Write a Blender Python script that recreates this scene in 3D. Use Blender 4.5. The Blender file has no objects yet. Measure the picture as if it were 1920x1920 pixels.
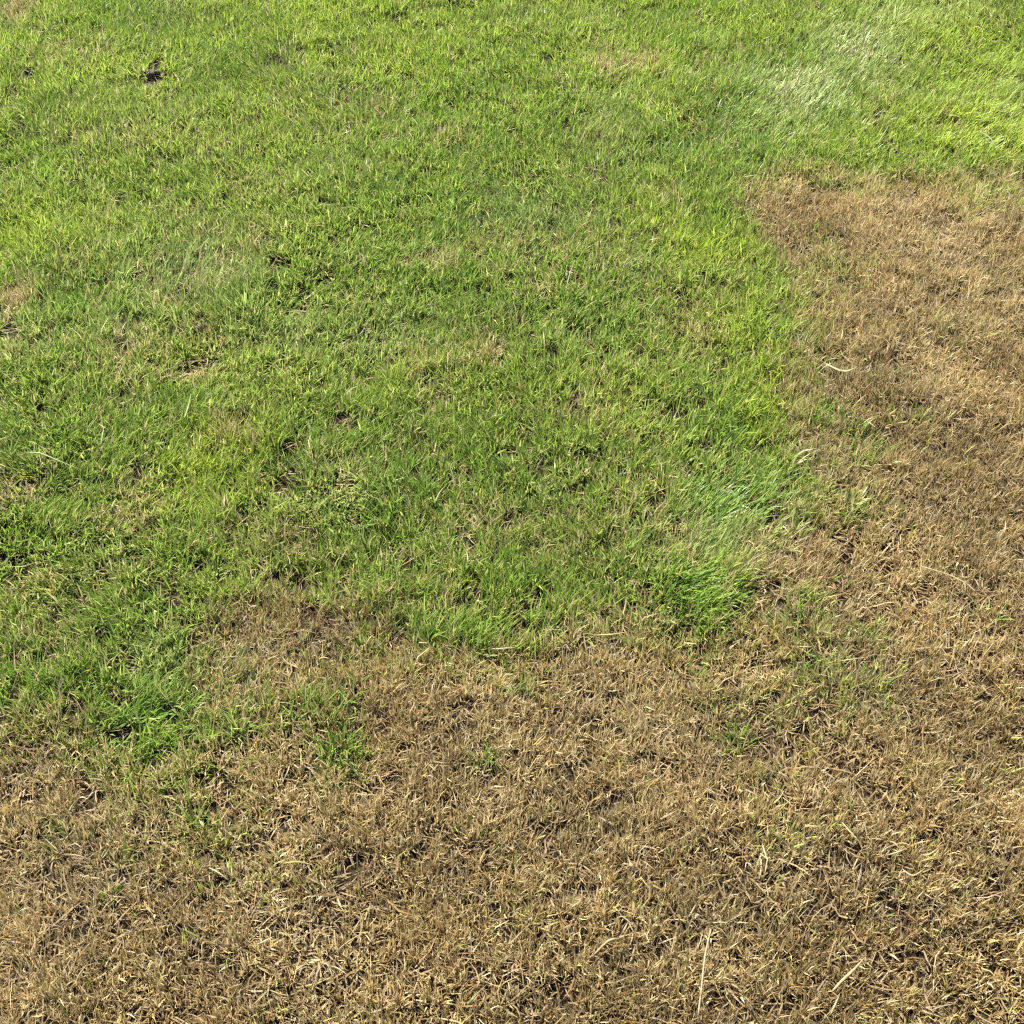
import bpy, math, random
import numpy as np
from mathutils import Vector

R = math.radians
scene = bpy.context.scene

# ------------------------------------------------------------------ camera, sky, sun, exposure
CAM_H, PITCH, FOV = 1.45, 45.0, 42.0
cam_data = bpy.data.cameras.new('camera')
cam_data.sensor_fit = 'HORIZONTAL'
cam_data.angle = R(FOV)
cam_data.clip_start = 0.02
cam_data.clip_end = 1000.0
cam = bpy.data.objects.new('camera', cam_data)
cam.location = (0, 0, CAM_H)
cam.rotation_euler = (R(90 - PITCH), 0, 0)
scene.collection.objects.link(cam)
scene.camera = cam

SUN_EL, SUN_AZ = 50.0, -32.0            # azimuth from +Y towards +X
world = bpy.data.worlds.new('World')
scene.world = world
world.use_nodes = True
wn = world.node_tree
wn.nodes.clear()
w_out = wn.nodes.new('ShaderNodeOutputWorld')
w_bg = wn.nodes.new('ShaderNodeBackground')
w_sky = wn.nodes.new('ShaderNodeTexSky')
w_sky.sky_type = 'NISHITA'
w_sky.sun_disc = False
w_sky.sun_elevation = R(SUN_EL)
w_sky.sun_rotation = R(SUN_AZ)
w_bg.inputs['Strength'].default_value = 0.08
wn.links.new(w_sky.outputs[0], w_bg.inputs['Color'])
wn.links.new(w_bg.outputs[0], w_out.inputs['Surface'])

sun_data = bpy.data.lights.new('sun', 'SUN')
sun_data.energy = 5.0
sun_data.angle = R(0.53)
sun_data.color = (1.0, 0.965, 0.91)
sun = bpy.data.objects.new('sun', sun_data)
sdir = Vector((math.sin(R(SUN_AZ)) * math.cos(R(SUN_EL)),
               math.cos(R(SUN_AZ)) * math.cos(R(SUN_EL)), math.sin(R(SUN_EL))))
sun.rotation_euler = sdir.to_track_quat('Z', 'Y').to_euler()
sun.location = (0, 0, 5)
scene.collection.objects.link(sun)

scene.view_settings.view_transform = 'Standard'
scene.view_settings.look = 'None'
scene.view_settings.exposure = 1.9
scene.view_settings.gamma = 1.0
scene.view_settings.use_curve_mapping = False
scene.render.engine = 'CYCLES'
scene.cycles.max_bounces = 5
scene.cycles.diffuse_bounces = 3
scene.cycles.transmission_bounces = 4
scene.cycles.use_denoising = False
scene.cycles.pixel_filter_type = 'BLACKMAN_HARRIS'
scene.cycles.filter_width = 1.3

# ------------------------------------------------------------------ helpers: photo pixel -> lawn point, noise
rng = np.random.default_rng(11)
random.seed(5)
TF = math.tan(R(FOV / 2))
CP, SP = math.cos(R(PITCH)), math.sin(R(PITCH))
CANOPY = 0.014


def px(u, v, z=CANOPY):
    """Where the sight line through photo pixel (u, v) of 1920 meets the lawn at height z."""
    x = (u - 960) / 960 * TF
    y = (960 - v) / 960 * TF
    dy = CP + y * SP
    dz = -SP + y * CP
    k = (z - CAM_H) / dz
    return np.array([x * k, dy * k])


def ell(u, v, ru, rv):
    """A patch on the lawn: centre and half-axes in metres."""
    c = px(u, v)
    a = abs(px(u + ru, v)[0] - px(u - ru, v)[0]) / 2
    b = abs(px(u, v + rv)[1] - px(u, v - rv)[1]) / 2
    return c[0], c[1], a, b


def _hash(ix, iy, seed):
    h = (ix.astype(np.int64) * 374761393 + iy.astype(np.int64) * 668265263 + seed * 1274126177) & 0xffffffff
    h = ((h ^ (h >> 13)) * 1274126177) & 0xffffffff
    h = (h ^ (h >> 16)) & 0xffffff
    return h / float(0xffffff)


def vnoise(x, y, scale, seed):
    x = np.asarray(x) / scale
    y = np.asarray(y) / scale
    ix, iy = np.floor(x), np.floor(y)
    fx, fy = x - ix, y - iy
    fx = fx * fx * (3 - 2 * fx)
    fy = fy * fy * (3 - 2 * fy)
    ix = ix.astype(np.int64)
    iy = iy.astype(np.int64)
    a = _hash(ix, iy, seed)
    b = _hash(ix + 1, iy, seed)
    c = _hash(ix, iy + 1, seed)
    d = _hash(ix + 1, iy + 1, seed)
    return (a + (b - a) * fx) * (1 - fy) + (c + (d - c) * fx) * fy     # 0..1


def fbm(x, y, scale, seed, octv=3):
    s, w, t = 0, 1.0, 0
    for k in range(octv):
        s = s + w * vnoise(x + 7.3 * k, y - 3.1 * k, scale / 2 ** k, seed + 17 * k)
        t += w
        w *= 0.55
    return s / t


def ground_z(x, y):
    x = np.asarray(x, float)
    y = np.asarray(y, float)
    fade = np.clip(1 - (np.abs(x) - 4) / 2, 0, 1) * np.clip(1 - (np.abs(y - 2.5) - 4.5) / 2, 0, 1)
    return fade * ((fbm(x, y, 0.45, 3, 2) - 0.5) * 0.030 + (vnoise(x, y, 0.10, 9) - 0.5) * 0.012)


def smooth(a, b, t):
    t = np.clip((t - a) / (b - a), 0, 1)
    return t * t * (3 - 2 * t)


# ------------------------------------------------------------------ where the lawn is alive and where it has died
EDGE_PX = [(-900, 1330), (-300, 1325), (0, 1325), (95, 1315), (150, 1340), (205, 1400), (275, 1435), (345, 1405),
           (375, 1300), (385, 1210), (425, 1120), (520, 1092), (640, 1105), (725, 1120), (752, 1190),
           (830, 1190), (905, 1200), (1000, 1172), (1060, 1135), (1130, 1150), (1215, 1165), (1320, 1210),
           (1375, 1160), (1400, 1100), (1392, 1040), (1445, 985), (1510, 940), (1530, 880), (1482, 815),
           (1468, 740), (1478, 640), (1500, 570), (1445, 500), (1392, 450), (1378, 385), (1402, 340),
           (1480, 308), (1560, 312), (1660, 322), (1780, 312), (1920, 306), (2300, 300), (2900, 330)]
EDGE = np.array([px(*p) for p in EDGE_PX])
EDGE = np.vstack([EDGE, [[9, EDGE[-1, 1]], [9, 14], [-9, 14], [-9, EDGE[0, 1]]]])


def edge_dist(x, y):
    """Signed metres to the border of the living lawn, positive inside the green."""
    best = np.full(x.shape, 1e9)
    inside = np.zeros(x.shape, bool)
    n = len(EDGE)
    for i in range(n):
        ax, ay = EDGE[i]
        bx, by = EDGE[(i + 1) % n]
        dx, dy = bx - ax, by - ay
        t = np.clip(((x - ax) * dx + (y - ay) * dy) / (dx * dx + dy * dy + 1e-12), 0, 1)
        best = np.minimum(best, (x - ax - t * dx) ** 2 + (y - ay - t * dy) ** 2)
        if ay != by:
            cond = (ay > y) != (by > y)
            inside ^= cond & (x < (bx - ax) * (y - ay) / (by - ay) + ax)
    d = np.sqrt(best)
    return np.where(inside, d, -d)


# patches: (u, v, half-width, half-height, strength) in photo pixels
DEAD_IN_GREEN = [(600, 1150, 130, 60, .5), (820, 485, 75, 28, .55), (940, 452, 60, 25, .35), (905, 655, 45, 30, .5),
                 (760, 650, 40, 20, .3), (1180, 112, 75, 28, .55), (1245, 365, 40, 30, .35), (1310, 615, 60, 45, .45),
                 (440, 800, 42, 45, .65), (250, 960, 80, 70, .45), (20, 560, 45, 40, .7), (850, 250, 55, 30, .35),
                 (720, 190, 40, 18, .4), (1130, 250, 70, 45, .25), (15, 930, 40, 30, .55), (560, 1010, 110, 50, .4),
                 (350, 690, 50, 22, .45), (110, 1080, 90, 40, .35), (15, 12, 70, 25, .5), (1480, 190, 30, 25, .25),
                 (240, 260, 120, 40, .28), (130, 100, 110, 50, .22), (1000, 770, 120, 50, .28), (810, 840, 60, 40, .3),
                 (830, 1130, 55, 28, .5), (1010, 870, 50, 30, .25), (1640, 190, 60, 22, .25), (1400, 660, 60, 40, .25),
                 (1330, 115, 40, 18, .3), (390, 620, 80, 40, .25), (480, 350, 90, 40, .25), (230, 1090, 60, 30, .35),
                 (130, 1170, 60, 40, .3), (20, 1230, 50, 30, .4), (640, 880, 60, 50, .3), (1420, 990, 40, 40, .4)]
GREEN_IN_DEAD = [(1540, 1255, 75, 62, .55), (1382, 1388, 28, 26, .6), (1615, 812, 34, 42, .5), (1555, 772, 48, 24, .55),
                 (1585, 950, 55, 34, .4), (1490, 1140, 80, 60, .4), (1635, 1180, 24, 34, .4), (1850, 355, 62, 40, .5),
                 (1610, 335, 80, 16, .4), (1548, 500, 60, 60, .4), (1500, 640, 50, 70, .4), (985, 1290, 40, 26, .4),
                 (910, 1428, 24, 18, .45), (600, 1340, 70, 40, .55), (650, 1410, 44, 32, .6), (425, 1365, 50, 45, .6),
                 (365, 1545, 30, 42, .5), (270, 1475, 50, 30, .35), (95, 1580, 28, 28, .4), (470, 1250, 110, 70, .28),
                 (690, 1205, 60, 34, .35), (800, 1250, 60, 30, .22), (1680, 700, 45, 20, .22), (1710, 775, 50, 25, .2),
                 (450, 1300, 200, 110, .26), (330, 1460, 130, 70, .24), (1480, 1300, 120, 70, .2), (1350, 1290, 60, 50, .22), (1150, 1180, 60, 25, .3), (450, 1560, 60, 60, .2),
                 (640, 1460, 60, 30, .25), (950, 1740, 60, 40, .14), (1450, 1470, 40, 30, .2), (1560, 890, 60, 40, .3),
                 (230, 1610, 60, 60, .15), (1480, 1560, 60, 50, .15), (520, 1660, 60, 40, .15), (1800, 620, 120, 30, .06)]
PALE = [(350, 520, 120, 55, .9), (540, 610, 90, 40, .4), (700, 620, 120, 60, .35), (650, 925, 70, 50, .6), (1675, 30, 60, 40, .9), (1600, 95, 70, 35, .8), (1500, 165, 70, 36, .9),
        (1440, 235, 60, 30, .5), (1000, 405, 80, 40, .5), (1300, 1000, 80, 36, .8), (310, 1240, 70, 50, .6),
        (1690, 1475, 0, 0, 0), (1750, 1690, 80, 60, .6), (1560, 1510, 60, 30, .5), (1460, 1000, 50, 40, .7),
        (200, 640, 80, 50, .4), (60, 640, 50, 40, .4), (1790, 10, 80, 25, .7), (1910, 155, 40, 30, .6), (470, 1220, 90, 60, .6),
        (1100, 620, 70, 40, .3), (1430, 1030, 60, 30, .6), (880, 1280, 90, 40, .4), (600, 1790, 30, 50, .5), (1160, 190, 70, 40, .4)]
LIME = [(1320, 462, 75, 46, 1.), (1850, 225, 110, 50, 1.), (1215, 385, 55, 50, .7), (385, 865, 80, 60, .9), (1435, 720, 60, 80, .8),
        (1390, 600, 70, 50, .5), (60, 430, 80, 50, .6), (1750, 60, 140, 50, .6), (650, 60, 160, 50, .3), (1280, 480, 50, 60, .6),
        (1880, 130, 90, 60, .5), (1650, 230, 120, 40, .5), (760, 720, 60, 50, .3), (990, 760, 200, 90, .15), (1230, 160, 60, 60, .4),
        (460, 830, 70, 60, .4), (1440, 30, 120, 40, .4)]
DEEP = [(1300, 1105, 95, 55, 1.), (1360, 930, 100, 44, 1.), (50, 700, 70, 60, .6), (140, 560, 60, 40, .7), (255, 1335, 90, 60, .9),
        (150, 1010, 130, 90, .4), (480, 560, 70, 40, .5), (1560, 195, 60, 26, .7), (1250, 295, 70, 34, .6), (930, 830, 80, 60, .5),
        (1010, 1110, 80, 40, .8), (1360, 800, 90, 60, .6), (880, 510, 90, 26, .5), (170, 480, 60, 40, .4), (700, 1000, 90, 60, .4),
        (1100, 560, 120, 50, .35), (640, 380, 120, 50, .35), (60, 850, 90, 60, .5), (380, 770, 60, 30, .7), (1380, 310, 50, 26, .6),
        (1770, 45, 60, 20, .6), (60, 1200, 120, 80, .4), (470, 520, 80, 24, .5), (870, 1190, 110, 30, .6), (1130, 960, 110, 60, .4),
        (600, 1340, 70, 40, .8), (640, 1410, 40, 30, .8), (425, 1365, 50, 45, .8)]
BARE = [(287, 149, 15, 12, 1.3), (345, 684, 26, 9, .8), (545, 570, 26, 10, .6), (1012, 1115, 26, 14, .6), (560, 1088, 40, 10, .75),
        (1600, 1440, 40, 22, .8), (1625, 1478, 26, 18, .8), (1532, 1322, 26, 9, .7), (1250, 1432, 14, 10, .8),
        (1405, 1722, 10, 9, .9), (1715, 1850, 30, 36, .6), (205, 1385, 14, 12, .8), (300, 1425, 24, 12, .7), (1560, 1835, 24, 16, .5),
        (215, 1715, 18, 24, .7), (100, 1735, 14, 14, .7), (1050, 1550, 26, 10, .7), (385, 1690, 22, 16, .6), (590, 1600, 26, 14, .5),
        (1530, 1760, 22, 14, .7), (1670, 1720, 30, 22, .5), (470, 1620, 14, 10, .6), (690, 1830, 26, 24, .5), (1540, 355, 7, 6, .9),
        (1290, 1165, 16, 16, .7), (430, 1175, 20, 12, .4), (1680, 930, 22, 14, .4), (1720, 1110, 24, 16, .35), (1825, 1180, 12, 12, .6),
        (900, 1860, 60, 26, .35), (1770, 1560, 24, 14, .4), (1180, 1730, 14, 10, .7), (1850, 1890, 30, 20, .6), (1600, 1620, 16, 9, .7),
        (440, 790, 10, 8, .8), (290, 1105, 14, 8, .7), (1150, 1340, 12, 12, .5), (30, 1480, 20, 14, .4), (545, 1560, 30, 30, .4)]


def patches(lst, x, y):
    f = np.zeros(x.shape)
    for (u, v, ru, rv, s) in lst:
        if s == 0:
            continue
        cx, cy, a, b = ell(u, v, ru, rv)
        if lst is BARE:
            a, b = a * 1.15, b * 1.15
        wx = (x - cx) + (vnoise(x, y, 0.05, 71) - .5) * a * 1.1
        wy = (y - cy) + (vnoise(x, y, 0.05, 72) - .5) * b * 1.1
        q = (wx / a) ** 2 + (wy / b) ** 2
        f = np.maximum(f, s * np.exp(-0.9 * q))
    return f


def lawn_fields(x, y):
    """Condition of the turf at each point: share of dead blades, colour drift, bareness, lay."""
    d = edge_dist(x, y)
    d = d + (fbm(x, y, 0.16, 21) - .5) * 0.10 + (vnoise(x, y, 0.03, 22) - .5) * 0.03
    alive = smooth(-0.085, 0.055, d)
    alive = np.maximum(alive * 0.96, 0.03 * smooth(.62, .85, vnoise(x, y, .07, 25)))
    alive = np.maximum(alive, patches(GREEN_IN_DEAD, x, y) * 1.3 * (0.6 + .8 * vnoise(x, y, .03, 26)))
    dead = 1 - np.clip(alive, 0, 1)
    gen = (0.08 + 0.27 * smooth(.48, .78, fbm(x, y, 0.13, 31))) * (1 - .6 * smooth(1.7, 2.7, y))
    dead = np.maximum(dead, np.maximum(gen * smooth(-.05, .1, d), 0))
    dead = np.maximum(dead, patches(DEAD_IN_GREEN, x, y) * 1.1 * (0.65 + .7 * vnoise(x, y, .035, 33)) * smooth(-.05, .02, d))
    return dict(d=d, dead=np.clip(dead, 0, 0.99), pale=patches(PALE, x, y), lime=patches(LIME, x, y),
                deep=patches(DEEP, x, y), bare=patches(BARE, x, y))


# ------------------------------------------------------------------ materials
def new_mat(name):
    m = bpy.data.materials.new(name)
    m.use_nodes = True
    m.node_tree.nodes.clear()
    return m, m.node_tree.nodes, m.node_tree.links


def blade_material(name, trans, rough, spec, color=None):
    m, N, L = new_mat(name)
    out = N.new('ShaderNodeOutputMaterial')
    if color is None:
        src = N.new('ShaderNodeAttribute')
        src.attribute_name = 'blade_color'
        col = src.outputs['Color']
    else:
        tc = N.new('ShaderNodeTexCoord')
        nz = N.new('ShaderNodeTexNoise')
        nz.inputs['Scale'].default_value = 160
        nz.inputs['Detail'].default_value = 3
        L.new(tc.outputs['Object'], nz.inputs['Vector'])
        rp = N.new('ShaderNodeValToRGB')
        rp.color_ramp.elements[0].position = .3
        rp.color_ramp.elements[1].position = .7
        rp.color_ramp.elements[0].color = (*[c * .7 for c in color], 1)
        rp.color_ramp.elements[1].color = (*[min(1, c * 1.2) for c in color], 1)
        L.new(nz.outputs['Fac'], rp.inputs['Fac'])
        col = rp.outputs['Color']
    p = N.new('ShaderNodeBsdfPrincipled')
    p.inputs['Roughness'].default_value = rough
    p.inputs['Specular IOR Level'].default_value = spec
    L.new(col, p.inputs['Base Color'])
    t = N.new('ShaderNodeBsdfTranslucent')
    g = N.new('ShaderNodeGamma')
    g.inputs['Gamma'].default_value = 0.88
    L.new(col, g.inputs['Color'])
    L.new(g.outputs[0], t.inputs['Color'])
    mx = N.new('ShaderNodeMixShader')
    mx.inputs['Fac'].default_value = trans
    L.new(p.outputs[0], mx.inputs[1])
    L.new(t.outputs[0], mx.inputs[2])
    L.new(mx.outputs[0], out.inputs['Surface'])
    return m


MAT_GREEN = blade_material('living_grass_blade', 0.42, 0.45, 0.42)
MAT_DEAD = blade_material('dead_grass_blade', 0.30, 0.55, 0.3)


def soil_material():
    m, N, L = new_mat('soil')
    out = N.new('ShaderNodeOutputMaterial')
    p = N.new('ShaderNodeBsdfPrincipled')
    p.inputs['Roughness'].default_value = 0.95
    p.inputs['Specular IOR Level'].default_value = 0.15
    tc = N.new('ShaderNodeTexCoord')
    n1 = N.new('ShaderNodeTexNoise')
    n1.inputs['Scale'].default_value = 210
    n1.inputs['Detail'].default_value = 6
    L.new(tc.outputs['Object'], n1.inputs['Vector'])
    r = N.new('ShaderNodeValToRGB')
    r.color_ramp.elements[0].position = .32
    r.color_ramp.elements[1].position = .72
    r.color_ramp.elements[0].color = (0.007, 0.0045, 0.0025, 1)  # dark soil, deepened further: shade of the surrounding grass put into the colour
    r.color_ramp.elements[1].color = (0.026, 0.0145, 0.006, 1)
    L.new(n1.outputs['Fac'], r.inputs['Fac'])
    # beyond the modelled turf the sheet carries the lawn's own colour
    at = N.new('ShaderNodeAttribute')
    at.attribute_name = 'turf'
    n2 = N.new('ShaderNodeTexNoise')
    n2.inputs['Scale'].default_value = 3
    n2.inputs['Detail'].default_value = 8
    L.new(tc.outputs['Object'], n2.inputs['Vector'])
    r2 = N.new('ShaderNodeValToRGB')
    r2.color_ramp.elements[0].color = (0.045, 0.085, 0.014, 1)
    r2.color_ramp.elements[1].color = (0.12, 0.14, 0.04, 1)
    L.new(n2.outputs['Fac'], r2.inputs['Fac'])
    mx = N.new('ShaderNodeMix')
    mx.data_type = 'RGBA'
    L.new(at.outputs['Fac'], mx.inputs['Factor'])
    L.new(r.outputs[0], mx.inputs['A'])
    L.new(r2.outputs[0], mx.inputs['B'])
    L.new(mx.outputs['Result'], p.inputs['Base Color'])
    b = N.new('ShaderNodeBump')
    b.inputs['Strength'].default_value = 0.8
    b.inputs['Distance'].default_value = 0.008
    L.new(n1.outputs['Fac'], b.inputs['Height'])
    L.new(b.outputs[0], p.inputs['Normal'])
    L.new(p.outputs[0], out.inputs['Surface'])
    return m


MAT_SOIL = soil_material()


def tag(o, label, cat, group=None, kind=None):
    if label:
        o['label'] = label
    if cat:
        o['category'] = cat
    if group:
        o['group'] = group
    if kind:
        o['kind'] = kind
    return o


def mesh_from_arrays(name, verts, quads, tris, cols=None, smooth_shade=True):
    me = bpy.data.meshes.new(name)
    nq, nt = len(quads), len(tris)
    me.vertices.add(len(verts))
    me.vertices.foreach_set('co', np.ascontiguousarray(verts, np.float32).ravel())
    idx = np.concatenate([quads.ravel(), tris.ravel()]).astype(np.int32)
    me.loops.add(len(idx))
    me.loops.foreach_set('vertex_index', idx)
    starts = np.concatenate([np.arange(nq) * 4, nq * 4 + np.arange(nt) * 3]).astype(np.int32)
    me.polygons.add(nq + nt)
    me.polygons.foreach_set('loop_start', starts)
    if smooth_shade:
        me.polygons.foreach_set('use_smooth', np.ones(nq + nt, bool))
    me.update(calc_edges=True)
    if cols is not None:
        a = me.color_attributes.new('blade_color', 'FLOAT_COLOR', 'POINT')
        rgba = np.ones((len(verts), 4), np.float32)
        rgba[:, :3] = cols
        a.data.foreach_set('color', rgba.ravel())
    return me


# ------------------------------------------------------------------ ground
def build_ground():
    core = np.arange(-4.0, 7.001, 0.05)
    xs = np.concatenate([[-150, -60, -25, -12, -7], np.arange(-4.5, 4.501, 0.05), [7, 12, 25, 60, 150]])
    ys = np.concatenate([[-120, -50, -20, -8, -4], np.arange(-1.5, 7.001, 0.05), [9, 14, 25, 60, 180]])
    X, Y = np.meshgrid(xs, ys)
    Z = ground_z(X, Y)
    v = np.stack([X.ravel(), Y.ravel(), Z.ravel()], 1)
    nx, ny = len(xs), len(ys)
    i = np.arange(nx * ny).reshape(ny, nx)
    q = np.stack([i[:-1, :-1], i[:-1, 1:], i[1:, 1:], i[1:, :-1]], -1).reshape(-1, 4)
    me = mesh_from_arrays('ground', v, q, np.zeros((0, 3), int))
    at = me.attributes.new('turf', 'FLOAT', 'POINT')
    far = np.maximum(np.abs(v[:, 0]) - 3.6, np.abs(v[:, 1] - 2.5) - 3.8)
    at.data.foreach_set('value', smooth(-.3, .3, far).astype(np.float32))
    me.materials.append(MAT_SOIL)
    o = bpy.data.objects.new('ground', me)
    scene.collection.objects.link(o)
    tag(o, 'dark crumbly soil showing through gaps in the turf', 'ground', kind='structure')


build_ground()


# ------------------------------------------------------------------ blades
def make_blades(root, length, width, az, tilt0, bend, turn, twist, col_base, col_tip, prof, tipw=0.0):
    """Many curved ribbons at once. root (n,3); angles in radians; returns verts, quads, tris, colours."""
    n = len(root)
    rows = len(prof)                       # rows with two vertices each, then one tip vertex
    seg = rows
    V = np.zeros((n, rows * 2 + 1, 3))
    C = np.zeros((n, rows * 2 + 1, 3))
    p = root.copy()
    for k in range(rows + 1):
        s = k / seg
        th = tilt0 + bend * s
        a = az + turn * s
        hx, hy = np.cos(a), np.sin(a)
        st, ct = np.sin(th), np.cos(th)
        dirv = np.stack([hx * st, hy * st, ct], 1)
        side = np.stack([-hy, hx, np.zeros(n)], 1)
        nrm = np.cross(dirv, side)
        tw = twist * (0.4 + 0.6 * s)
        wv = side * np.cos(tw)[:, None] + nrm * np.sin(tw)[:, None]
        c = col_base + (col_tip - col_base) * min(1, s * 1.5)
        if k < rows:
            w = (width * prof[k] * .5)[:, None]
            V[:, 2 * k] = p - wv * w
            V[:, 2 * k + 1] = p + wv * w
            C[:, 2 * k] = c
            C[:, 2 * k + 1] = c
            p = p + dirv * (length / seg)[:, None]
        else:
            V[:, 2 * k] = p
            C[:, 2 * k] = c
    nv = rows * 2 + 1
    base = (np.arange(n) * nv)[:, None]
    quads = np.concatenate([base + np.array([[2 * k, 2 * k + 1, 2 * k + 3, 2 * k + 2]]) for k in range(rows - 1)], 0)
    tris = base + np.array([[2 * rows - 2, 2 * rows - 1, 2 * rows]])
    # never dip below the soil by more than the root
    return V.reshape(-1, 3), quads, tris, C.reshape(-1, 3)


def green_colours(n, x, y, f):
    g1 = fbm(x, y, 0.22, 41)
    r = rng.random((n, 1))
    base = np.array([0.135, 0.232, 0.020])
    warm = np.array([0.240, 0.318, 0.040])
    deep = np.array([0.112, 0.225, 0.017])
    lime = np.array([0.310, 0.400, 0.024])
    pale = np.array([0.350, 0.400, 0.125])
    yell = np.array([0.400, 0.370, 0.100])
    c = base + (warm - base) * np.clip((g1[:, None] - .3) * 2.0 + (r - .5) * .8, 0, 1)
    lush = smooth(1.8, 3.4, y)[:, None]
    c = c + (np.array([0.195, 0.305, 0.014]) - c) * lush * .5
    c = c + (deep - c) * np.clip(f['deep'][:, None] * (0.4 + .8 * rng.random((n, 1))), 0, .95)
    c = c + (lime - c) * np.clip(f['lime'][:, None] * (0.5 + .9 * rng.random((n, 1))), 0, .95)
    c = c + (pale - c) * np.clip(f['pale'][:, None] * (0.2 + 1.0 * rng.random((n, 1))), 0, .95)
    ym = (rng.random((n, 1)) < (0.17 + .4 * f['dead'][:, None])) * rng.random((n, 1)) * .9
    c = c + (yell - c) * ym
    pm = (rng.random((n, 1)) < .14) * rng.random((n, 1)) * .8
    c = c + (pale - c) * pm
    c = c * (0.58 + 0.82 * rng.random((n, 1)))
    return c


def dead_colours(n, x, y, f):
    pal = np.array([[0.400, 0.288, 0.116], [0.570, 0.465, 0.250], [0.240, 0.150, 0.050],
                    [0.365, 0.235, 0.085], [0.455, 0.382, 0.240], [0.410, 0.345, 0.105]])
    g = fbm(x, y, 0.12, 51)
    g = np.clip((g - .5) * 1.9 + .5, 0, 1)
    w = np.stack([np.full(n, 1.2), .25 + 1.3 * g + f['pale'] * 2 + 1.5 * (f['d'] > .05), .3 + 1.4 * (1 - g), .45 * np.ones(n),
                  .25 + f['pale'], .35 + .3 * (f['d'] > -.15) + 1.6 * (f['d'] > .05)], 1)
    w = w / w.sum(1, keepdims=True)
    cum = np.cumsum(w, 1)
    k = (rng.random((n, 1)) > cum).sum(1).clip(0, 5)
    c = pal[k]
    k2 = rng.integers(0, 6, n)
    c = c * .75 + pal[k2] * .25
    c = c * (0.72 + .56 * fbm(x, y, .07, 57, 2))[:, None]
    return c * (0.60 + 0.8 * rng.random((n, 1)))


def flow(x, y):
    """Direction the turf is laid over, and by how much."""
    ang = fbm(x, y, 0.30, 61, 2) * 4 * math.pi
    k = 0.10 + 0.30 * smooth(.45, .8, fbm(x, y, 0.22, 62, 2))
    lay = [(1500, 170, 110, 70, 50, .95), (1620, 80, 90, 60, 50, .95), (1360, 930, 110, 55, 25, 1.0), (1310, 1095, 90, 50, -20, .8),
           (1300, 1000, 80, 40, 35, .7), (330, 510, 110, 50, 65, .7), (1860, 230, 90, 60, 10, .6), (255, 1320, 100, 60, 20, .7),
           (640, 920, 80, 50, -30, .5), (560, 570, 50, 30, -35, .8), (350, 690, 50, 30, -40, .8), (470, 1220, 100, 70, 60, .5)]
    fx, fy = np.cos(ang) * k, np.sin(ang) * k
    for (u, v, ru, rv, deg, s) in lay:
        cx, cy, a, b = ell(u, v, ru, rv)
        w = np.exp(-(((x - cx) / a) ** 2 + ((y - cy) / b) ** 2)) * s
        fx = fx * (1 - w) + math.cos(R(deg)) * w
        fy = fy * (1 - w) + math.sin(R(deg)) * w
    return fx, fy


def half_width(y):
    return (y * CP + CAM_H * SP) * TF


# tufts over the part of the lawn that the photograph shows, with a margin
def scatter_core(per_m2):
    X0, X1, Y0, Y1 = -1.75, 1.75, 0.40, 3.62
    n = int((X1 - X0) * (Y1 - Y0) * per_m2)
    x = rng.uniform(X0, X1, n)
    y = rng.uniform(Y0, Y1, n)
    keep = np.abs(x) < half_width(y) + 0.22
    return x[keep], y[keep]


tx, ty = scatter_core(12200)
F = lawn_fields(tx, ty)
keep = rng.random(len(tx)) > np.clip(F['bare'] * 1.1, 0, .96)
clumpy = fbm(tx, ty, 0.026, 81, 2)
keep &= rng.random(len(tx)) < (0.42 + 1.05 * smooth(.3, .65, clumpy))
tx, ty = tx[keep], ty[keep]
F = {k: v[keep] for k, v in F.items()}

per = (1 - .15 * smooth(2.1, 2.8, ty)) * np.where(rng.random(len(tx)) < F['dead'], rng.integers(11, 21, len(tx)), rng.integers(6, 12, len(tx)))
per = np.round(per).astype(int)
ti = np.repeat(np.arange(len(tx)), per)
n = len(ti)
offa = rng.uniform(0, 2 * math.pi, n)
offr = np.abs(rng.normal(0, .0042, n))
bx = tx[ti] + np.cos(offa) * offr
by = ty[ti] + np.sin(offa) * offr
fB = {k: v[ti] for k, v in F.items()}
is_dead = rng.random(n) < np.clip(fB['dead'] + rng.normal(0, .1, len(tx))[ti] * (fB['dead'] < .85), 0, .998)
fx, fy = flow(bx, by)
clump_len = 0.72 + 0.62 * fbm(bx, by, 0.06, 91, 2)
shorten = 1 - .55 * np.clip(fB['bare'], 0, 1)


tall = rng.random(n) < .34


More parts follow.
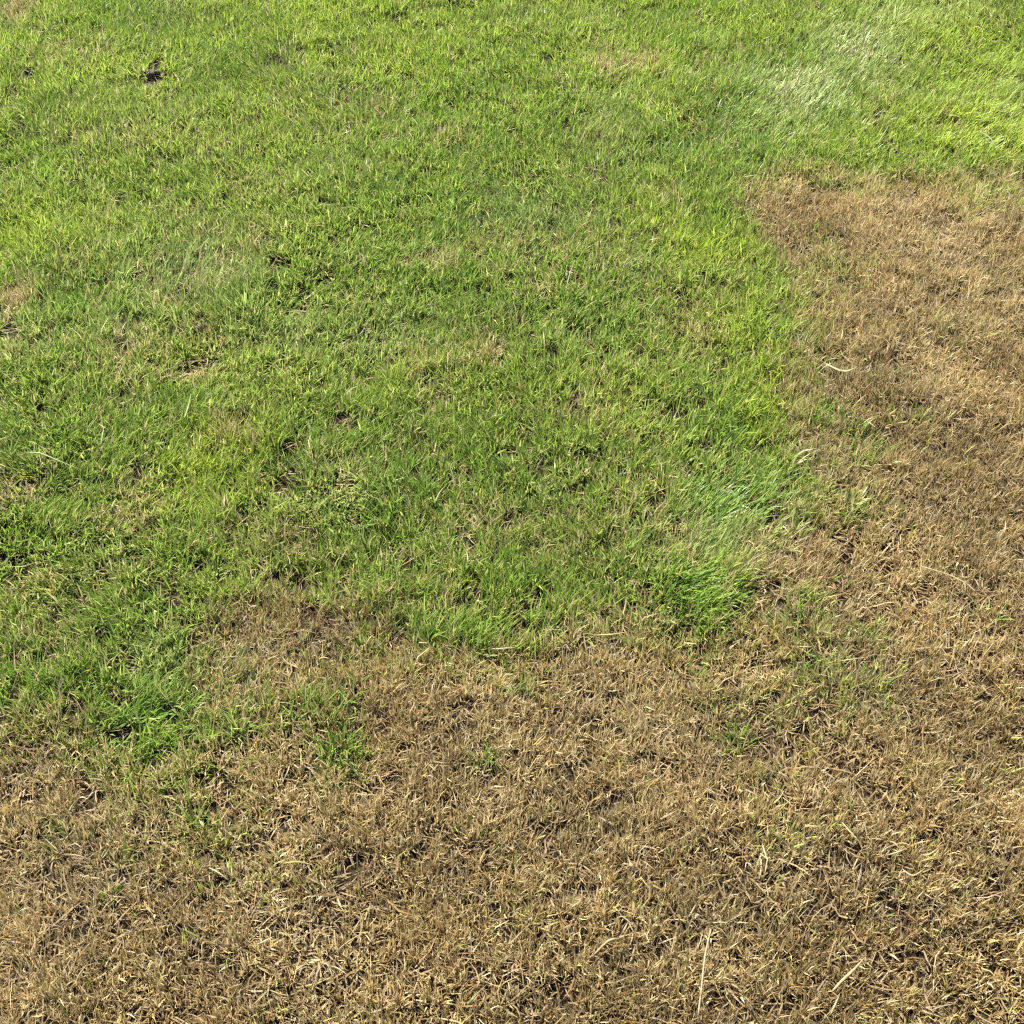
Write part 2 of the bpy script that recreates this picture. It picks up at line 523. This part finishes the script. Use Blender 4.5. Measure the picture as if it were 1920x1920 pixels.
def blade_set(sel, kind, prof=(.85, 1.0, .8)):
    m = int(sel.sum())
    x, y = bx[sel], by[sel]
    f = {k: v[sel] for k, v in fB.items()}
    root = np.stack([x, y, ground_z(x, y) - .003], 1)
    fl = 1.15 if kind == 'green' else .55
    lx = np.cos(offa[sel]) * rng.gamma(2.0, .22, m) + fx[sel] * fl
    ly = np.sin(offa[sel]) * rng.gamma(2.0, .22, m) + fy[sel] * fl
    lean = np.hypot(lx, ly)
    az = np.arctan2(ly, lx)
    cl = clump_len[sel] * shorten[sel]
    if kind == 'green':
        L = rng.normal(.0275, .0075, m).clip(.011, .06) * cl * (1 + .30 * f['deep'] + .20 * f['lime']) * (1 - .2 * smooth(.2, .8, f['dead']))
        W = rng.normal(.0020, .0005, m).clip(.0010, .004) * (1 + .15 * f['deep'])
        tilt = np.clip(lean * .75, 0, 1.15)
        bend = rng.gamma(2.0, .24, m) + .25 * lean
        bend = np.where(rng.random(m) < .08, bend + rng.uniform(.6, 1.4, m), bend)
        bend = np.minimum(bend, 1.72 - tilt)
        turn = rng.normal(0, .35, m)
        tw = rng.normal(0, .8, m)
        c = green_colours(m, x, y, f)
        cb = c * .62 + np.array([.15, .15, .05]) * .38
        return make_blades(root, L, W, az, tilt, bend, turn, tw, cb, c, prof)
    L = rng.normal(.0205, .0065, m).clip(.007, .05) * cl * (1 + .4 * (1 - smooth(.45, .9, f['dead'])))
    W = rng.normal(.00135, .0004, m).clip(.0007, .0027)
    wide = rng.random(m) < .05
    W = np.where(wide, W * 1.7, W)
    tilt = np.clip(lean * .62 + rng.normal(.02, .12, m), 0, 1.3)
    bend = rng.normal(.35, .75, m)
    bend = np.clip(bend, -1.2, 2.3)
    bend = np.where(tilt + bend > 1.95, 1.95 - tilt, bend)
    turn = rng.normal(0, .8, m)
    tw = rng.normal(0, 1.5, m)
    c = dead_colours(m, x, y, f)
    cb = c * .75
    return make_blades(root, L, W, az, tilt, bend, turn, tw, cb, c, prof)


def link_stuff(name, parts, mat, label, cat):
    vs, qs, ts, cs, off = [], [], [], [], 0
    for (v, q, t, c) in parts:
        vs.append(v)
        qs.append(q + off)
        ts.append(t + off)
        cs.append(c)
        off += len(v)
    me = mesh_from_arrays(name, np.concatenate(vs), np.concatenate(qs), np.concatenate(ts), np.concatenate(cs))
    me.materials.append(mat)
    o = bpy.data.objects.new(name, me)
    scene.collection.objects.link(o)
    return tag(o, label, cat, kind='stuff')


def flat_bits(count, dead_only):
    """Dry clippings and old leaf bases lying on the soil."""
    x, y = scatter_core(count)
    f = lawn_fields(x, y)
    k = rng.random(len(x)) < (.25 + .75 * f['dead'])
    k &= rng.random(len(x)) > f['bare'] * .25
    x, y = x[k], y[k]
    f = {a: b[k] for a, b in f.items()}
    m = len(x)
    root = np.stack([x, y, ground_z(x, y) + rng.uniform(.001, .009, m)], 1)
    L = rng.gamma(3.0, .0065, m).clip(.007, .05)
    W = rng.normal(.0015, .0005, m).clip(.0007, .003)
    az = rng.uniform(0, 2 * math.pi, m)
    tilt = rng.normal(1.42, .12, m).clip(1.05, 1.6)
    bend = rng.normal(.05, .15, m).clip(-.4, .25)
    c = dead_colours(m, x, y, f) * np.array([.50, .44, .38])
    return make_blades(root, L, W, az, tilt, bend, rng.normal(0, .7, m), rng.normal(0, .6, m), c, c, [.8, 1.0])


def outer_blades(kind):
    n0 = 80000
    x = rng.uniform(-3.8, 3.8, n0)
    y = rng.uniform(-1.0, 6.4, n0)
    k = ~((np.abs(x) < half_width(y) + .21) & (y > .41) & (y < 3.61) & (np.abs(x) < 1.74))
    x, y = x[k], y[k]
    d = edge_dist(x, y) + (fbm(x, y, .16, 21) - .5) * .12
    dead = rng.random(len(x)) < np.where(d > 0, .12, .95)
    s = dead if kind == 'dead' else ~dead
    x, y, d = x[s], y[s], d[s]
    m = len(x)
    z = np.zeros(m)
    f = dict(d=d, dead=z + .1, pale=z, lime=z, deep=z, bare=z)
    root = np.stack([x, y, ground_z(x, y) - .003], 1)
    L = rng.normal(.040, .009, m).clip(.015, .07)
    W = rng.normal(.0060, .0012, m).clip(.003, .01) * (1 if kind == 'green' else .8)
    c = green_colours(m, x, y, f) if kind == 'green' else dead_colours(m, x, y, f)
    return make_blades(root, L, W, rng.uniform(0, 6.283, m), rng.gamma(2, .25, m).clip(0, 1.2), rng.gamma(2, .3, m).clip(0, 1),
                       rng.normal(0, .5, m), rng.normal(0, .8, m), c * .7, c, [.9, 1.0])


link_stuff('green_grass', [blade_set(~is_dead & tall, 'green'), blade_set(~is_dead & ~tall, 'green', (.95, 1.0)), outer_blades('green')], MAT_GREEN,
           'short mown living green grass covering the upper lawn', 'grass')
link_stuff('dead_grass', [blade_set(is_dead & tall, 'dead'), blade_set(is_dead & ~tall, 'dead', (.9, 1.0)), outer_blades('dead')], MAT_DEAD,
           'brown and straw coloured dead grass around the living lawn', 'dead grass')
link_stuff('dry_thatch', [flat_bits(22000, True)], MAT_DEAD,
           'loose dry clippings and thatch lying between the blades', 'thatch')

# ------------------------------------------------------------------ single plants and litter that stand out
def ribbon_mesh(name, pts, widths, thick, fold=0.25, up=(0, 0, 1)):
    """A solid leaf: lens-shaped section, folded along the midrib, swept along a path."""
    pts = [Vector(p) for p in pts]
    n_ = len(pts)
    verts, faces = [], []
    for i, p in enumerate(pts):
        t = (pts[min(i + 1, n_ - 1)] - pts[max(i - 1, 0)]).normalized()
        side = t.cross(Vector(up))
        if side.length < .05:
            side = Vector((1, 0, 0))
        side.normalize()
        nr = side.cross(t).normalized()
        w = widths[i] * .5
        h = min(thick, w) * .5
        verts += [p - side * w + nr * w * fold, p + nr * h, p + side * w + nr * w * fold, p - nr * h]
    for i in range(n_ - 1):
        for k in range(4):
            a, b = i * 4 + k, i * 4 + (k + 1) % 4
            faces.append((a, b, b + 4, a + 4))
    faces.append((3, 2, 1, 0))
    e = (n_ - 1) * 4
    faces.append((e, e + 1, e + 2, e + 3))
    me = bpy.data.meshes.new(name)
    me.from_pydata([tuple(v) for v in verts], [], faces)
    me.polygons.foreach_set('use_smooth', [True] * len(faces))
    me.update()
    return me


def add(name, me, mat, parent=None, loc=(0, 0, 0), rot=(0, 0, 0), scale=(1, 1, 1)):
    if mat and not me.materials:
        me.materials.append(mat)
    o = bpy.data.objects.new(name, me)
    o.location, o.rotation_euler, o.scale = loc, rot, scale
    o.parent = parent
    scene.collection.objects.link(o)
    return o


LEAF = {
    'deep': blade_material('deep_green_leaf', .40, .5, .35, (0.115, 0.220, 0.015)),
    'mid': blade_material('mid_green_leaf', .40, .5, .35, (0.170, 0.270, 0.030)),
    'pale': blade_material('pale_green_leaf', .40, .5, .35, (0.230, 0.285, 0.085)),
    'olive': blade_material('olive_leaf', .35, .5, .3, (0.190, 0.215, 0.050)),
    'straw': blade_material('straw', .2, .6, .3, (0.280, 0.205, 0.095)),
    'bleached': blade_material('bleached_straw', .2, .6, .3, (0.290, 0.228, 0.120)),
    'lemon': blade_material('yellow_straw', .25, .6, .3, (0.300, 0.245, 0.075)),
    'rust': blade_material('rusty_straw', .2, .6, .3, (0.240, 0.140, 0.050)),
    'grey': blade_material('grey_stalk', .1, .7, .25, (0.190, 0.160, 0.105)),
}

# unit blades: 1 m long, standing at the origin, bending towards +X in different amounts
BLADES = {}
for key in LEAF:
    lst = []
    for j in range(5):
        tilt, bend = .12 + .07 * j, .35 + .32 * j
        p, pts, wd = Vector((0, 0, 0)), [], []
        for k in range(6):
            q = k / 5
            pts.append(p.copy())
            wd.append(.058 * (.75, 1, 1, .9, .62, .08)[k])
            th = tilt + bend * q
            p += Vector((math.sin(th), .05 * math.sin(5 * q + j), math.cos(th))) * .2
        me = ribbon_mesh('blade', pts, wd, .012, .22, up=(-1, 0, .3))
        me.materials.append(LEAF[key])
        lst.append(me)
    BLADES[key] = lst


def plant(name, u, v, count, height, spread, keys, label, cat, lay=None, group=None):
    height *= .95
    x, y = px(u, v, .006)
    z = float(ground_z(x, y))
    root = bpy.data.objects.new(name, None)
    root.empty_display_size = .02
    root.location = (x, y, z)
    scene.collection.objects.link(root)
    tag(root, label, cat, group)
    for i in range(count):
        a = random.uniform(0, 2 * math.pi)
        r = spread * math.sqrt(random.random())
        out = a + random.gauss(0, .5)
        if lay is not None and random.random() < .8:
            out = R(lay) + random.gauss(0, .45)
        me = random.choice(BLADES[random.choice(keys)])
        h = height * random.uniform(.6, 1.15)
        wsc = random.uniform(.0020, .0031) / .058 * (.72 if 'straw' in name else 1)
        lx, ly = r * math.cos(a), r * math.sin(a) * .8
        gz = float(ground_z(x + lx, y + ly)) - z - .003
        add('blade', me, None, root, (lx, ly, gz), (0, random.uniform(0, .35 if lay is None else .6), out), (h, wsc, h))
    return root


plant('grass_tussock', 1300, 1110, 60, .058, .055, ['deep', 'deep', 'mid'],
      'lush deep green tussock with long arching blades at the corner of the living lawn', 'grass tussock', -15)
plant('grass_tussock', 1365, 945, 50, .062, .060, ['deep', 'mid', 'mid'],
      'bright green tussock combed flat towards the dead turf, beside pale bleached blades', 'grass tussock', 30)
plant('grass_tussock', 262, 1345, 60, .055, .060, ['deep', 'mid', 'mid'],
      'wide spreading green tussock pushing into dead turf beside two dark soil gaps', 'grass tussock', 15)
plant('grass_tussock', 395, 785, 34, .055, .036, ['deep', 'mid'],
      'dark green tussock beside an orange-brown dead spot in the living lawn', 'grass tussock', 40)
plant('grass_tuft', 1382, 1395, 16, .036, .016, ['deep', 'olive'],
      'small dark green tuft standing alone in dead turf between bare soil gaps', 'grass tuft')
plant('grass_tuft', 1555, 1275, 22, .036, .034, ['deep', 'olive', 'olive'],
      'loose olive green tuft in dead turf, off the corner tussock', 'grass tuft')
plant('grass_tuft', 1635, 1185, 9, .040, .014, ['deep', 'mid'],
      'thin sprig of dark green blades in dead turf near the long bleached runner', 'grass tuft')
plant('grass_tuft', 1508, 1175, 9, .048, .016, ['pale', 'mid'],
      'sparse tuft of long pale bluish blades in dead turf near the corner tussock', 'grass tuft')
plant('grass_tuft', 1612, 830, 14, .038, .018, ['mid', 'olive'],
      'upright narrow green tuft in fine brown turf near the V-shaped dead leaf', 'grass tuft')
plant('grass_tuft', 1552, 785, 16, .036, .022, ['mid', 'deep'],
      'green tuft between the living edge and the V-shaped dead leaf', 'grass tuft', 60)
plant('grass_tuft', 1598, 955, 12, .042, .024, ['deep', 'olive', 'mid'],
      'few curved dark green blades in brown turf beside the combed tussock', 'grass tuft')
plant('grass_tuft', 1850, 360, 14, .034, .026, ['pale', 'mid', 'olive'],
      'greyish green tuft just inside the far corner of the dead area', 'grass tuft')
plant('grass_tuft', 1560, 560, 12, .034, .022, ['olive', 'mid'],
      'olive tuft thinning out of the edge beside the lime yellow grass', 'grass tuft')
plant('grass_tuft', 640, 1415, 22, .044, .024, ['mid', 'deep'],
      'fresh green tuft with crossing blades standing apart in straw coloured turf', 'grass tuft')
plant('grass_tuft', 585, 1345, 22, .046, .036, ['mid', 'deep', 'pale'],
      'broad open green tuft amid pale straw, beside the fresh crossing tuft', 'grass tuft', 55)
plant('grass_tuft', 430, 1375, 20, .050, .030, ['deep', 'mid'],
      'tall dark green tuft between the wide tussock and the straw patch', 'grass tuft')
plant('grass_tuft', 363, 1555, 9, .052, .012, ['mid', 'deep'],
      'slender green tuft with one tall blade deep in the dead turf', 'grass tuft')
plant('grass_tuft', 275, 1490, 10, .036, .020, ['mid', 'olive'],
      'small sparse green tuft between the tall dark tuft and dead stems', 'grass tuft')
plant('grass_tuft', 985, 1300, 8, .034, .014, ['deep', 'mid'],
      'tiny green sprig in reddish brown turf, clear of the living edge', 'grass tuft')
plant('grass_tuft', 910, 1435, 7, .030, .010, ['mid'],
      'lone bright green sprig surrounded by tall straw coloured stems', 'grass tuft')
plant('straw_clump', 100, 1600, 7, .058, .010, ['lemon', 'pale', 'bleached'],
      'clump of long pale yellow stems opening in a V from dead turf', 'straw clump')
plant('straw_clump', 600, 1800, 9, .050, .014, ['bleached', 'grey'],
      'bleached grey clump of stiff stems in dark brown dead turf', 'straw clump')
plant('straw_clump', 1755, 1700, 20, .036, .034, ['bleached', 'lemon', 'pale'],
      'whitish mat of bleached blades beside dark soil gaps', 'straw clump')
plant('straw_clump', 1715, 1885, 10, .055, .016, ['bleached', 'grey'],
      'upright bleached stems over the largest dark soil gap', 'straw clump')
plant('straw_clump', 1465, 1010, 14, .044, .024, ['bleached', 'straw'],
      'bleached straw clump wedged between the combed tussock and brown turf', 'straw clump')
plant('straw_clump', 400, 1235, 12, .052, .024, ['bleached', 'straw', 'lemon'],
      'tall cream straw clump at the living edge beside the pinkish dead hollow', 'straw clump')


def litter(name, path, lift, width, key, label, cat, fold=.3, taper=True, arch=.006, group=None, nodes=0):
    """A long leaf or stem lying over the turf along the given photo points."""
    width *= .75
    lift = lift * .75 - .001
    P = []
    for i, (u, v) in enumerate(path):
        q = i / (len(path) - 1)
        x, y = px(u, v, lift)
        for _ in range(2):
            zz = float(ground_z(x, y)) + lift + arch * math.sin(math.pi * q)
            x, y = px(u, v, zz)
        P.append(Vector((x, y, zz)))
    pts = []
    for i in range(len(P) - 1):
        for k in range(4):
            pts.append(P[i].lerp(P[i + 1], k / 4))
    pts.append(P[-1])
    for _ in range(2):
        pts = [pts[0]] + [(pts[i - 1] + pts[i] * 2 + pts[i + 1]) / 4 for i in range(1, len(pts) - 1)] + [pts[-1]]
    o0 = pts[0].copy()
    loc = [p - o0 for p in pts]
    m_ = len(loc)
    wd = [width * ((.35 + .65 * math.sin(math.pi * min(1, .12 + .95 * i / (m_ - 1)))) if taper else 1) for i in range(m_)]
    me = ribbon_mesh(name, loc, wd, .0016 if taper else width, fold if taper else 0)
    if not nodes:
        o = add(name, me, LEAF[key], None, o0)
        return tag(o, label, cat, group)
    root = bpy.data.objects.new(name, None)
    root.location = o0
    scene.collection.objects.link(root)
    tag(root, label, cat, group)
    add('stem', me, LEAF[key], root)
    for k in range(nodes):
        i = int((k + .7) / nodes * (m_ - 2))
        d = (loc[i + 1] - loc[i]).normalized() * width * .9
        nm = ribbon_mesh('node', [loc[i] - d, loc[i] - d * .4, loc[i] + d * .4, loc[i] + d],
                         [width * .9, width * 1.45, width * 1.45, width * .9], width * 1.4, 0)
        add('node', nm, LEAF['rust'], root)
    return root


litter('dead_leaf', [(1548, 682), (1575, 696), (1590, 697), (1606, 688)], .030, .0075, 'bleached',
       'wide cream dead leaf bent in a shallow V over fine brown turf', 'dead leaf')
litter('dead_leaf', [(1552, 675), (1568, 671), (1578, 676)], .030, .003, 'straw',
       'thin short dead leaf arched over a gap behind the cream V leaf', 'dead leaf')
run = litter('stolon', [(1728, 1062), (1780, 1077), (1813, 1094), (1826, 1106), (1834, 1115)], .028, .0032, 'bleached',
             'long bleached runner snaking over brown turf towards a small green shoot', 'stolon', taper=False, nodes=3)
plant('shoot', 1852, 1158, 12, .044, .012, ['pale', 'mid', 'pale'],
      'small pale green shoot at the end of the bleached runner', 'shoot')
litter('straw', [(1788, 785), (1812, 787), (1834, 783)], .028, .0026, 'straw',
       'thin straight straw lying level on fine brown turf, far from any green', 'straw')
litter('straw', [(1118, 1191), (1150, 1190), (1176, 1185)], .034, .0036, 'lemon',
       'yellow straw lying level at the living edge near the corner tussock', 'straw')
litter('straw', [(922, 1217), (945, 1216), (968, 1214)], .032, .0034, 'bleached',
       'cream straw lying level in mixed turf by the tangled green edge', 'straw')
litter('straw', [(392, 1627), (410, 1636), (430, 1652)], .028, .0030, 'bleached',
       'short pale straw slanting down beside the slender green tuft', 'straw')
litter('dead_leaf', [(530, 1619), (560, 1615), (592, 1624)], .028, .0034, 'lemon',
       'arched yellowish dead leaf over reddish brown turf', 'dead leaf', arch=.010)
litter('dead_leaf', [(1112, 1792), (1140, 1764), (1150, 1761), (1164, 1759)], .030, .0042, 'straw',
       'kinked tan dead leaf with a dark shaded pocket beneath its bend', 'dead leaf', arch=.012)
litter('straw', [(1579, 1542), (1598, 1564), (1618, 1586)], .028, .0030, 'bleached',
       'slim pale straw slanting across turf by the double soil gap', 'straw')
litter('straw', [(1662, 1604), (1684, 1598), (1704, 1589)], .028, .0028, 'straw',
       'thin tan straw slanting beside the forked leaf', 'straw')
litter('dead_leaf', [(1728, 1603), (1742, 1604), (1762, 1588)], .028, .0034, 'straw',
       'hooked tan leaf near the whitish mat', 'dead leaf')
litter('dead_leaf', [(1560, 1860), (1580, 1838), (1602, 1818), (1621, 1796)], .032, .0052, 'straw',
       'broad tan dead leaf slanting up past the bare earth pockets', 'dead leaf')
litter('straw', [(1309, 1905), (1316, 1850), (1321, 1795), (1333, 1742)], .036, .0032, 'bleached',
       'longest pale stem, standing almost upright beside a round dark hole', 'straw', nodes=2, taper=False)
litter('straw', [(1557, 1904), (1566, 1884), (1574, 1866)], .030, .0034, 'straw',
       'stubby tan stem lined up with the foot of the broad slanting leaf', 'straw')
litter('dead_leaf', [(1624, 1712), (1626, 1695), (1630, 1676)], .032, .0034, 'rust',
       'short rusty orange leaf standing up beside bare soil', 'dead leaf')
litter('dead_leaf', [(1692, 1630), (1712, 1645), (1735, 1628)], .028, .0036, 'straw',
       'forked tan leaf lying between the thin straw and the whitish mat', 'dead leaf')
litter('straw', [(1063, 534), (1069, 512), (1077, 489)], .040, .0030, 'grey',
       'grey dead stalk leaning among living green grass', 'straw')
litter('grass_leaf', [(345, 786), (353, 765), (358, 739)], .044, .0050, 'pale',
       'tall pale green blade standing over the dark tussock by the orange-brown spot', 'grass blade')
litter('grass_leaf', [(50, 848), (76, 849), (102, 861), (150, 880)], .038, .0042, 'pale',
       'long pale blade lying over dark green grass', 'grass blade')
litter('grass_leaf', [(189, 836), (192, 818), (195, 800)], .042, .0036, 'pale',
       'short pale upright blade near the long lying blade', 'grass blade')
litter('grass_leaf', [(1858, 196), (1874, 199), (1894, 194)], .042, .0046, 'pale',
       'pale blade lying across the lime green grass beyond the dead area', 'grass blade')
litter('grass_leaf', [(1838, 247), (1856, 256), (1872, 284)], .044, .0044, 'pale',
       'arching pale blade drooping over the edge of the far dead corner', 'grass blade')
litter('grass_leaf', [(1812, 190), (1824, 197), (1836, 203)], .042, .0038, 'pale',
       'short light blade slanting in the lime green grass', 'grass blade')
litter('grass_leaf', [(1646, 268), (1658, 250), (1667, 234)], .042, .0038, 'pale',
       'whitish blade with a dark shadow at the far dead edge', 'grass blade')
litter('straw', [(1545, 1121), (1566, 1117), (1584, 1113)], .030, .0026, 'lemon',
       'thin lemon straw lying beside the sparse bluish tuft', 'straw')
litter('straw', [(1572, 1240), (1600, 1236), (1632, 1231)], .030, .0024, 'straw',
       'fine straight straw crossing the olive tuft', 'straw')


def soil_crumbs(u, v, count, spread, size, label):
    x, y = px(u, v, .004)
    z = float(ground_z(x, y))
    root = bpy.data.objects.new('worm_cast', None)
    root.location = (x, y, z)
    scene.collection.objects.link(root)
    tag(root, label, 'worm cast')
    for i in range(count):
        vs, fs = [], []
        ph = random.random() * 6
        for a in range(5):
            th = math.pi * a / 4
            for b in range(7):
                fi = 2 * math.pi * b / 7
                rr = 1 + .22 * math.sin(3 * fi + ph + a) + random.uniform(-.12, .12)
                vs.append((math.sin(th) * math.cos(fi) * rr, math.sin(th) * math.sin(fi) * rr, math.cos(th) * .75 * rr))
        for a in range(4):
            for b in range(7):
                c = (b + 1) % 7
                fs.append((a * 7 + b, (a + 1) * 7 + b, (a + 1) * 7 + c, a * 7 + c))
        me = bpy.data.meshes.new('crumb')
        me.from_pydata(vs, [], fs)
        me.polygons.foreach_set('use_smooth', [True] * len(fs))
        me.materials.append(MAT_CRUMB)
        s_ = size * random.uniform(.5, 1.2)
        a, r = random.uniform(0, 6.28), spread * math.sqrt(random.random())
        add('crumb', me, None, root, (r * math.cos(a), r * math.sin(a) * .8, s_ * .4 + .004 * (i % 2)), (random.random(), random.random(), a), (s_,) * 3)


MAT_CRUMB = bpy.data.materials.new('soil_crumb')
MAT_CRUMB.use_nodes = True
_p = MAT_CRUMB.node_tree.nodes['Principled BSDF']
_p.inputs['Roughness'].default_value = .95
_n = MAT_CRUMB.node_tree.nodes.new('ShaderNodeTexNoise')
_n.inputs['Scale'].default_value = 4
_r = MAT_CRUMB.node_tree.nodes.new('ShaderNodeValToRGB')
_r.color_ramp.elements[0].color = (.012, .008, .005, 1)
_r.color_ramp.elements[1].color = (.075, .050, .032, 1)
MAT_CRUMB.node_tree.links.new(_n.outputs['Fac'], _r.inputs['Fac'])
MAT_CRUMB.node_tree.links.new(_r.outputs[0], _p.inputs['Base Color'])
soil_crumbs(287, 146, 14, .016, .009, 'dark brown worm cast in a gap in healthy green grass')
